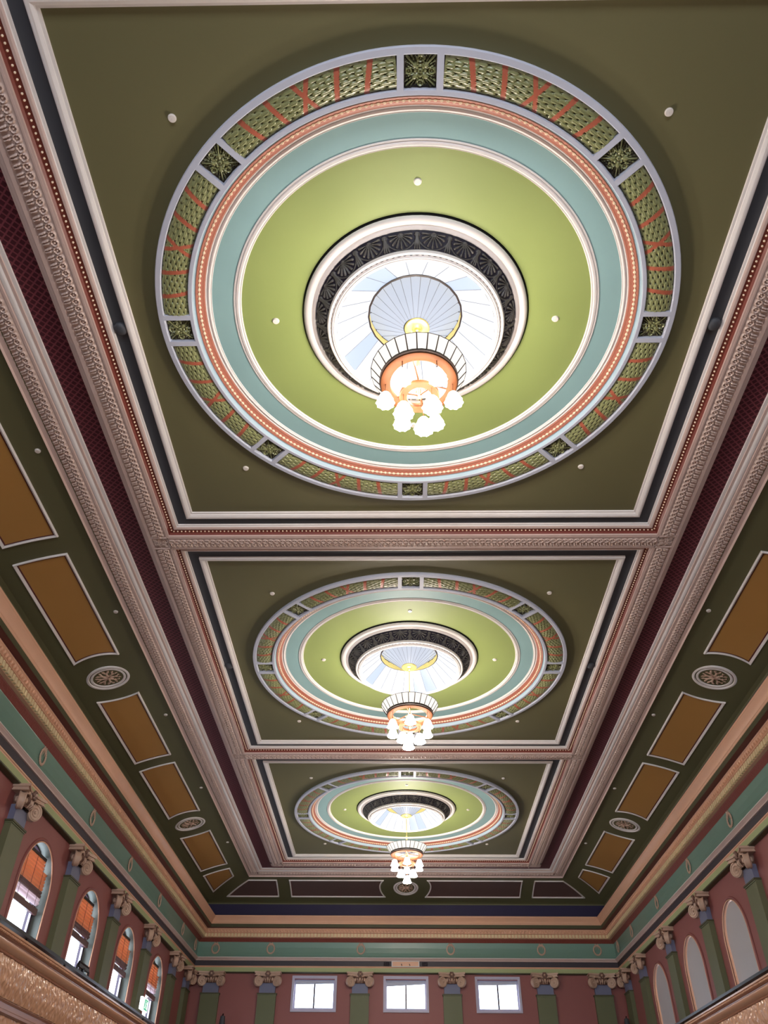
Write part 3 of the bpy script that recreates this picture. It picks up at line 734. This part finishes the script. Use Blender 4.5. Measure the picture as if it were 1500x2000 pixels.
# roundels
def h_acanthus(x, y):
    r = np.hypot(x, y); a = np.arctan2(y, x); h = np.zeros_like(x)
    for k in range(8):
        b = 2*pi*k/8
        h = np.maximum(h, .9*seg(x, y, .12*cos(b), .12*sin(b), .62*cos(b), .62*sin(b), .11, .05)*(1-.3*np.abs(np.sin(24*a))))
        for q in (-1, 1):
            h = np.maximum(h, .7*seg(x, y, .45*cos(b), .45*sin(b), .86*cos(b+q*.28), .86*sin(b+q*.28), .08, .04))
            cx, cy = .74*cos(b+q*.2), .74*sin(b+q*.2); h = np.maximum(h, .7*np.exp(-((np.hypot(x-cx, y-cy)-.07)/.03)**2))
    h = np.maximum(h, 1.1*np.exp(-(r/.10)**2)); h = np.maximum(h, .7*np.exp(-((r-.2)/.035)**2))
    return h*(r < .97)
def make_roundel():
    t = empty('ceiling_roundel')       # faces -Z
    mb = MB(); mb.lathe1([(.44, .03), (.445, -.01), (.435, -.035), (.41, -.045), (.385, -.04), (.372, -.02)], 48, cream); mb.build('outer_ring', t)
    mb = MB(); mb.lathe1([(.375, -.005), (.372, -.022), (.358, -.022), (.355, -.01)], 48, dred); mb.build('dark_red_line', t)
    mb = MB(); mb.lathe1([(.358, -.01), (.355, -.03), (.335, -.036), (.31, -.03), (.30, -.012), (.295, 0)], 48, cream); mb.build('inner_ring', t)
    A = np.linspace(0, 2*pi, 97)[:-1]; Rr = np.linspace(.002, 1, 26); aa, rr = np.meshgrid(A, Rr, indexing='ij')
    h = h_acanthus(rr*np.cos(aa), rr*np.sin(aa))
    mb = MB(); P = np.stack([.30*rr*np.cos(aa), .30*rr*np.sin(aa), -.004-.035*h], -1)
    mf = ([gdark, capm], (h[:, :-1] > .25).astype(int)); mb.grid(P, gdark, mf=mf, cu=True); mb.build('leaf_relief', t, smooth=70)
    return t
rp = make_roundel(); first = [True]
tilt = math.atan(.30)
for side in (-1, 1):
    for b in (2, 3):
        o = rp if first[0] else copy_tree(rp); first[0] = False
        o.location = (side*(W+EM), YC[b], coveZ(EM)+.012); o.rotation_euler = (0, side*tilt, 0)
        tag(o, 'round leaf relief roundel with cream rings in the %s cove of the %s bay' % ('left' if side < 0 else 'right', 'middle' if b == 2 else 'farthest'), 'roundel', 'cove roundels')
o = copy_tree(rp); o.location = (.02, YE+W+2.66, coveZ(2.66)+.012); o.rotation_euler = (-tilt, 0, 0)
tag(o, 'round leaf relief roundel in the middle of the end cove', 'roundel', 'cove roundels')

# ================================================================ CEILING ROSES (ring domes)
def make_dome():
    t = empty('ceiling_dome')
    N = 160
    # lilac frame with panel openings built from rings, bars
    mb = MB()
    mb.lathe1([(3.27, 8.51), (3.285, 8.475), (3.30, 8.455), (3.30, 8.425), (3.292, 8.415), (3.235, 8.412), (3.225, 8.42), (3.222, 8.47)], N, lilac)
    mb.lathe1([(2.905, 8.47), (2.90, 8.42), (2.893, 8.413), (2.852, 8.411), (2.846, 8.418)], N, lilac)
    for k in range(8):
        for s in (-1, 1):
            a = k*pi/4; c, sn = cos(a), sin(a); o0, o1 = s*.165, s*.235
            pts = []
            for z in (8.47, 8.412):
                for (r, o) in ((2.89, min(o0, o1)), (3.235, min(o0, o1)), (3.235, max(o0, o1)), (2.89, max(o0, o1))):
                    q = sqrt(r*r-o*o); pts.append((q*c-o*sn, q*sn+o*c, z))
            mb.hexa(pts, lilac)
    mb.build('lilac_frame', t)
    mb = MB(); mb.lathe1([(3.26, 8.472), (2.85, 8.472)], 96, gdark); mb.build('frame_ground', t)
    # rosette squares
    n = 34; G, H = np.meshgrid(np.linspace(-1, 1, n), np.linspace(-1, 1, n), indexing='ij'); h = h_rosette(G, H)
    r0, r1 = 2.905, 3.222
    for k in range(8):
        a = k*pi/4; c, sn = cos(a), sin(a); rad = (r0+r1)/2+(r1-r0)/2*G; of = .166*H
        q = np.sqrt(rad**2-of**2); P = np.stack([q*c-of*sn, q*sn+of*c, 8.468-.045*h], -1)
        mb = MB(); mb.grid(P, garg, mf=([gdark, garg], (h[:-1, :-1] > .12).astype(int))); mb.build('rosette_panel', t, smooth=70)
    # laurel garlands
    nu, nv = 226, 61
    for k in range(8):
        amid = k*pi/4+pi/8; half = pi/8-math.asin(.237/3.06)
        U, V = np.meshgrid(np.linspace(-1, 1, nu), np.linspace(-1, 1, nv), indexing='ij')
        L = 6.2; s = np.abs(U)*L; rows = 2.6*V; h = np.zeros_like(U)
        for par in (0, 1):
            j = np.floor(rows+.5*par)+.5-.5*par; w = (rows-j)*2
            for sh in (0,):
                f = s+.5*par; f = f-np.floor(f)
                wd = np.clip(np.minimum((.97-f)/.34, (f-.02)/.20+.12), .02, 1)*.86
                q = np.clip(1-(w/wd)**2, 0, 1)
                leaf = np.sqrt(q)*(.75+.35*(1-f))-.22*np.exp(-(w/.18)**2)*(q > 0)
                h = np.maximum(h, leaf)
        bul = np.sqrt(np.clip(1-(V*.97)**2, 0, 1))
        Z = .030*bul+.036*h*(np.abs(V) < .985)*(.35+.65*bul)
        rb = np.zeros_like(U, bool)
        for sk in (.36, .70):
            rb |= np.abs(np.abs(U)-sk-.05*V) < .030
        rb |= np.abs(U-.085*V) < .028; rb |= np.abs(U+.085*V) < .028
        Z = np.where(rb, .030*bul+.026*(.35+.65*bul), Z)
        ang = amid+U*half; rad = (r0+r1)/2+(r1-r0)/2*.99*V
        P = np.stack([rad*np.cos(ang), rad*np.sin(ang), 8.470-Z], -1)
        mi = np.where(h > .34, 1, 0); mi = np.where(rb, 2, mi)
        mb = MB(); mb.grid(P, garg, mf=([gdark, garg, ribb], mi[:-1, :-1])); mb.build('laurel_garland', t, smooth=70)
    mb = MB(); mb.lathe1([(2.846, 8.418), (2.842, 8.46), (2.838, 8.478), (2.818, 8.482)], N, pblue); mb.build('pale_blue_band', t)
    mb = MB(); mb.lathe1([(2.82, 8.482), (2.812, 8.474), (2.80, 8.478), (2.785, 8.497), (2.755, 8.515), (2.735, 8.532), (2.72, 8.535), (2.705, 8.552)], N, coral); mb.build('coral_band', t)
    mb = MB(); nb = 264; q6 = 12; pts = []; rr = []
    for k in range(nb*q6):
        a = 2*pi*k/(nb*q6); f = (k % q6)/q6-.5; pts.append((2.772*cos(a), 2.772*sin(a), 8.500)); rr.append(.005+.0145*sqrt(max(0, 1-(f/.30)**2)))
    mb.tube(pts, rr, pearl, 6, closed=True); mb.build('bead_ring', t)
    mb = MB(); mb.lathe1([(2.71, 8.55), (2.70, 8.548), (2.69, 8.565), (2.675, 8.562), (2.66, 8.545), (2.648, 8.55), (2.638, 8.562), (2.63, 8.558), (2.622, 8.572)], N, cream); mb.build('outer_cream_ring', t)
    mb = MB(); mb.lathe1([(2.63, 8.568), (2.5, 8.572), (2.34, 8.575)], N, teal); mb.build('teal_band', t)
    mb = MB(); mb.lathe1([(2.355, 8.578), (2.35, 8.565), (2.335, 8.562), (2.33, 8.572), (2.315, 8.556), (2.29, 8.553), (2.275, 8.568), (2.262, 8.565), (2.25, 8.595)], N, cream); mb.build('inner_cream_ring', t)
    mb = MB(); mb.lathe1([(2.258, 8.59), (2.0, 8.615), (1.75, 8.63), (1.5, 8.638), (1.478, 8.638), (1.478, 8.72), (1.3, 8.74)], N, lime, ); mb.build('lime_saucer', t)
    # central boss
    mb = MB(); mb.lathe1([(1.47, 8.72), (1.462, 8.63), (1.452, 8.612)], 96, gap); mb.build('shadow_gap', t)
    mb = MB(); mb.lathe1([(1.455, 8.63), (1.453, 8.608), (1.44, 8.59), (1.42, 8.575), (1.395, 8.568), (1.37, 8.572), (1.36, 8.585), (1.352, 8.587), (1.338, 8.572), (1.32, 8.560), (1.302, 8.555), (1.295, 8.562)], N, cream); mb.build('boss_moulding', t)
    nrep = 20; nu = nrep*60+1; nv = 46
    U, V = np.meshgrid(np.linspace(0, nrep, nu), np.linspace(0, 1, nv), indexing='ij')
    x = (U-np.floor(U)-.5)*.38; y = V*.245; h = np.zeros_like(x)
    for q in range(9):
        b = radians(-96+24*q); L = .150-.012*abs(q-4)*.5
        h = np.maximum(h, seg(x, y, .02*sin(b), .05+.02*cos(b), L*sin(b), .052+L*cos(b)*1.02, .006, .0145))
    h = np.maximum(h, 1.1*np.exp(-(np.hypot(x, y-.045)/.022)**2))
    rr = np.hypot(x, y-.045)
    h = np.maximum(h, .5*np.exp(-((rr-.185)/.008)**2)*(y > .04))
    for s in (-1, 1):
        xs = x+s*.19
        for q in (-1, 0, 1):
            h = np.maximum(h, .85*seg(xs, y, 0, .03, q*.03, .215, .012, .012))
        h = np.maximum(h, .9*np.exp(-((np.hypot(xs, y-.05)-.02)/.01)**2))
    rad = 1.295-.165*V; zz = 8.560-.165*V; nx, nz = .707, .707
    ang = U/nrep*2*pi
    rh = rad+h*.02*nx; zh = zz-h*.02*nz
    mb = MB(); mb.grid(np.stack([rh*np.cos(ang), rh*np.sin(ang), zh], -1), anth, mf=([navy, anth], (h[:-1, :-1] > .2).astype(int))); mb.build('shell_frieze', t, smooth=70)
    mb = MB(); mb.lathe1([(1.135, 8.41), (1.14, 8.385), (1.125, 8.36), (1.10, 8.352), (1.092, 8.362), (1.085, 8.345), (1.07, 8.332), (1.058, 8.338), (1.052, 8.325), (1.03, 8.318), (1.022, 8.33), (1.015, 8.36)], N, cream); mb.build('lantern_rim', t)
    mb = MB(); mb.lathe1([(1.092, 8.361), (1.088, 8.352), (1.084, 8.358)], 96, bronze); mb.build('rim_line', t)
    # glazed cone, collar, inner inverted cone
    n = 24; bl = {3, 4, 9, 14, 15, 20}
    mb = MB()
    for i in range(n):
        a0, a1 = 2*pi*(i+.5)/n, 2*pi*(i+1.5)/n
        P = np.array([[(r*cos(a), r*sin(a), z) for r, z in ((1.02, 8.352), (.6165, 8.715))] for a in (a0, a1)]); mb.grid(P, skyb if i in bl else skym)
    mb.build('outer_glazing', t, smooth=0)
    mb = MB()
    for i in range(n):
        a = 2*pi*(i+.5)/n; mb.tube([(1.0*cos(a), 1.0*sin(a), 8.365), (.63*cos(a), .63*sin(a), 8.70)], .0045, seam, 4)
    mb.build('outer_glazing_bars', t)
    mb = MB(); mb.lathe([(.622, 8.71), (.622, 8.695), (.600, 8.69), (.602, 8.81), (.606, 8.84)], 24, collar, ms=[bronze, bronze, collar, bronze]); mb.build('collar', t)
    mb = MB(); mb.lathe([(.605, 8.83), (.155, 8.44)], 26, skym2); mb.build('inner_glazing', t, smooth=0)
    mb = MB()
    for i in range(26):
        a = 2*pi*i/26; mb.tube([(.595*cos(a), .595*sin(a), 8.815), (.16*cos(a), .16*sin(a), 8.437)], .0035, seam, 4); mb.blob((.585*cos(a), .585*sin(a), 8.79), .009, bronze, 5, 3)
    mb.build('inner_glazing_bars', t)
    return t
dn = ['', 'nearest', 'middle', 'farthest']
dome = make_dome()
for b in (1, 2, 3):
    o = dome if b == 1 else copy_tree(dome)
    o.location = (0, YC[b], 0)
    tag(o, 'large round plaster ceiling dome with laurel ring and glazed centre, %s of the three' % dn[b], 'ceiling dome', 'round ceiling domes')

# ================================================================ CHANDELIERS
def glass_shade(parent, x, y, z, sc=1.):
    mb = MB(); prof = [(.012, .095), (.045, .085), (.066, .05), (.078, .0), (.094, -.045), (.108, -.075), (.100, -.08), (.06, -.075), (.012, -.07)]
    n = 20; P = np.zeros((n, len(prof), 3))
    for i in range(n):
        a = 2*pi*i/n
        for j, (r, zz) in enumerate(prof):
            k = 1+.06*cos(a*10)*(1 if 3 <= j <= 6 else 0); P[i, j] = (r*k*cos(a)*sc, r*k*sin(a)*sc, zz*sc)
    mb.grid(P, bulbm, cu=True); return mb.build('glass_shade', parent, smooth=60, loc=(x, y, z))
def make_chandelier(ph_out, ph_in, drop=0.):
    t = empty('chandelier')      # local z: same heights as the room
    mb = MB(); mb.lathe1([(.16, 8.445), (.162, 8.43), (.15, 8.418), (.11, 8.412), (.07, 8.418), (.04, 8.40), (.03, 8.36), (.012, 8.35)], 32, brass); mb.build('ceiling_plate', t)
    mb = MB(); mb.tube([(0, 0, 8.38), (0, 0, 7.05)], .011, brass, 8); mb.build('suspension_rod', t)
    mb = MB(); mb.lathe1([(.01, 7.86), (.03, 7.84), (.018, 7.815), (.04, 7.80), (.018, 7.785), (.022, 7.74), (.03, 7.62), (.012, 7.60)], 14, brass); mb.build('rod_knop', t)
    n = 27; r1, z1, r0, z0 = .580, 7.545, .466, 7.365
    mb = MB()
    for i in range(n):
        a0, a1 = 2*pi*i/n, 2*pi*(i+1)/n
        P = np.array([[(r*cos(a), r*sin(a), z) for r, z in ((r1, z1), (r0, z0))] for a in (a0, a1)]); mb.grid(P, shadem)
    mb.build('shade_panels', t, smooth=0)
    mb = MB()
    for i in range(n):
        a = 2*pi*i/n; mb.tube([((r1+.002)*cos(a), (r1+.002)*sin(a), z1), ((r0+.002)*cos(a), (r0+.002)*sin(a), z0)], [.0065, .0085], bronze, 4)
    mb.tube([(r1*cos(2*pi*i/n), r1*sin(2*pi*i/n), z1) for i in range(n)], .005, bronze, 5, closed=True)
    mb.build('shade_ribs', t)
    mb = MB(); mb.lathe1([(.455, 7.385), (.474, 7.382), (.476, 7.345), (.462, 7.335), (.45, 7.345)], 54, bronze); mb.build('bronze_band', t)
    mb = MB(); mb.lathe1([(.452, 7.375), (.463, 7.34), (.458, 7.315), (.44, 7.305), (.36, 7.305), (.345, 7.315), (.345, 7.365), (.452, 7.375)], 54, copper); mb.build('copper_ring', t)
    # bracing spokes and hub
    mb = MB()
    for k in range(3):
        a = 2*pi*k/3+.3; mb.tube([(.35*cos(a), .35*sin(a), 7.34), (.02*cos(a), .02*sin(a), 7.36)], .010, copper, 6)
    mb.build('ring_spokes', t)
    mb = MB(); mb.lathe1([(.012, 7.40), (.03, 7.38), (.022, 7.34), (.036, 7.29), (.02, 7.22), (.028, 7.18), (.018, 7.10), (.03, 7.06), (.012, 7.02)], 14, brassd); mb.build('hub', t)
    for k in range(4):
        a = 2*pi*k/4+.5; c, s = cos(a), sin(a); mb = MB()
        mb.tube([(r*c, r*s, z) for r, z in ((.02, 7.30), (.07, 7.32), (.095, 7.27), (.07, 7.23), (.035, 7.25), (.05, 7.28))], [.008, .009, .009, .008, .007, .005], brassd, 6); mb.build('scroll_arm', t)
    zl = 7.085
    mb = MB(); mb.lathe1([(.225, zl+.025), (.236, zl+.02), (.236, zl-.02), (.228, zl-.026), (.155, zl-.026), (.147, zl-.02), (.147, zl+.02), (.155, zl+.025), (.225, zl+.025)], 40, copper); mb.build('lower_ring', t)
    mb = MB()
    for k in range(3):
        a = 2*pi*k/3+ph_in; c, s = cos(a), sin(a)
        mb.tube([(.16*c, .16*s, zl), (.02*c, .02*s, zl+.01)], .009, copper, 6); mb.tube([(.20*c, .20*s, zl+.02), (.03*c, .03*s, 7.30)], .006, copper, 5)
    mb.build('lower_braces', t)
    for k in range(6):
        a = ph_out+k*pi/3; x, y = .40*cos(a), .40*sin(a)
        mb = MB(); mb.tube([(x, y, 7.31), (x, y, 7.135)], .006, copper, 6); mb.lathe1([(.008, 7.165), (.022, 7.155), (.026, 7.13), (.02, 7.12)], 10, copper, c=(x, y, 0)); mb.build('hanging_stem', t)
        glass_shade(t, x, y, 7.045)
    for k in range(3):
        a = ph_in+k*2*pi/3; x, y = .195*cos(a), .195*sin(a); zz = 6.80-drop*(1 if sin(a) > .5 else 0)
        mb = MB(); mb.tube([(x, y, zl-.02), (x, y, zz+.085)], .006, copper, 6); mb.lathe1([(.008, zz+.12), (.022, zz+.11), (.026, zz+.085), (.02, zz+.075)], 10, copper, c=(x, y, 0)); mb.build('hanging_stem', t)
        glass_shade(t, x, y, zz, 1.08)
    return t
for b, po, pi_, dr in ((1, 0., radians(-45), 0.), (2, radians(30), radians(-20), 0.), (3, radians(30), radians(-30), .08)):
    o = make_chandelier(po, pi_, dr); o.location = (.02 if b == 1 else 0, YC[b], 0)
    tag(o, 'brass and copper chandelier with ribbed glass collar and nine lit shades, %s of the three' % dn[b], 'chandelier', 'chandeliers under the domes')

for b in (1, 2, 3):         # fill lamps added inside the glass collar to brighten the dome
    for k in range(3):
        a = 2*pi*k/3+.9; l = bpy.data.lights.new('collar_fill', 'POINT'); l.energy = 24; l.color = (1, .93, .84); l.shadow_soft_size = .04
        o = bpy.data.objects.new('collar_fill', l); COL.objects.link(o); o.location = (.24*cos(a), YC[b]+.24*sin(a), 7.47)

# ================================================================ SENSORS AND SMALL CEILING FITTINGS
def sensor_proto():
    t = empty('ceiling_sensor')
    MB().lathe1([(.040, .0), (.040, -.018), (.037, -.022), (.002, -.024)], 18, white).build('sensor_body', t)
    MB().lathe1([(.046, .002), (.046, -.004), (.040, -.005)], 18, white).build('base_plate', t)
    return t
sp = sensor_proto(); first = [True]
def put_sensor(loc, rot, label, group):
    o = sp if first[0] else copy_tree(sp); first[0] = False
    o.location = loc; o.rotation_euler = rot; tag(o, label, 'sensor', group)
for b in (1, 2, 3):
    for sx in (-1, 1):
        for sy in (-1, 1):
            put_sensor((sx*2.60, YC[b]+sy*2.62, 8.50), (0, 0, 0), 'white sensor on the %s olive ceiling field, %s %s corner' % (dn[b], 'front' if sy < 0 else 'far', 'left' if sx < 0 else 'right'), 'sensors on the olive fields')
    for dx, dy, nm in ((-1.83, 0, 'left'), (1.83, 0, 'right'), (0, -1.85, 'front'), (0, 1.85, 'far')):
        put_sensor((dx, YC[b]+dy, 8.626), (0, 0, 0), 'white sensor on the lime disc of the %s dome, %s side' % (dn[b], nm), 'sensors on the lime green discs')
ys = [8.05, 12.32, 16.55, 20.84, 25.2]
for sx in (-1, 1):
    for i, y in enumerate(ys):
        if sx > 0 and i == 0: continue
        put_sensor((sx*(W+1.97), y, coveZ(1.97)), (0, sx*-.0, 0), 'small white sensor at the top of the %s cove, %s' % ('left' if sx < 0 else 'right', ['nearest the viewer', 'before the nearer roundel', 'beyond the nearer roundel', 'before the farther roundel', 'nearest the end wall'][i]), 'sensors on the coves')
dkp = empty('speaker_dome'); MB().lathe1([(.092, .0), (.09, -.02), (.07, -.045), (.035, -.058), (.002, -.06)], 24, slate).build('speaker_cover', dkp); MB().lathe1([(.097, .0), (.097, -.010), (.088, -.012)], 24, slate).build('base_ring', dkp)
first = [True]
for b in (1, 2):
    for sx in (-1, 1):
        o = dkp if first[0] else copy_tree(dkp); first[0] = False
        o.location = (sx*3.847, YC[b], 8.485); tag(o, 'dark dome fitting on the slate border at the %s of the %s bay' % ('left' if sx < 0 else 'right', dn[b]), 'ceiling fitting', 'dark fittings on the slate borders')

# lift everything so that the floor is at z=0
bpy.context.view_layer.update()
for o in COL.objects:
    if o.parent is None: o.location.z += CAM_Z

# ================================================================ LIGHT
w = bpy.data.worlds.new('sky'); bpy.context.scene.world = w; w.use_nodes = True
bg = w.node_tree.nodes['Background']; bg.inputs['Color'].default_value = (.76, .86, 1, 1); bg.inputs['Strength'].default_value = 3.6
def area(name, loc, rot, sx, sy, power, col=(1, 1, 1)):
    l = bpy.data.lights.new(name, 'AREA'); l.shape = 'RECTANGLE'; l.size = sx; l.size_y = sy; l.energy = power; l.color = col
    o = bpy.data.objects.new(name, l); COL.objects.link(o); o.location = loc; o.rotation_euler = rot; return o
for c in (-4.5, -1.5, 1.5, 4.5): area('back_fill', (c, YBK-.4, 2.9+CAM_Z), (pi/2, 0, 0), 1.8, 3.0, 150, (.88, .94, 1))  # unseen fill lamps added behind the back wall to raise the ambient level

# ================================================================ CAMERA
cam = bpy.data.cameras.new('camera'); co_ = bpy.data.objects.new('camera', cam); COL.objects.link(co_)
cam.sensor_fit = 'VERTICAL'; cam.sensor_height = 36; cam.lens = 1.0112*1500*36/2000; cam.clip_start = .05
p_, yaw, roll = .7220, .0217, .0104
F = np.array([0, cos(p_), sin(p_)]); U = np.array([0, -sin(p_), cos(p_)]); R = np.array([1., 0, 0])
Rz = np.array([[cos(yaw), -sin(yaw), 0], [sin(yaw), cos(yaw), 0], [0, 0, 1]]); F, U, R = Rz@F, Rz@U, Rz@R
R2 = cos(roll)*R+sin(roll)*U; U2 = -sin(roll)*R+cos(roll)*U
from mathutils import Matrix
M = Matrix(((R2[0], U2[0], -F[0], X0), (R2[1], U2[1], -F[1], 0), (R2[2], U2[2], -F[2], CAM_Z), (0, 0, 0, 1)))
co_.matrix_world = M
sc = bpy.context.scene; sc.camera = co_
sc.view_settings.view_transform = 'Standard'; sc.view_settings.look = 'None'; sc.view_settings.gamma = 1; sc.view_settings.use_curve_mapping = False
sc.view_settings.exposure = 1.15
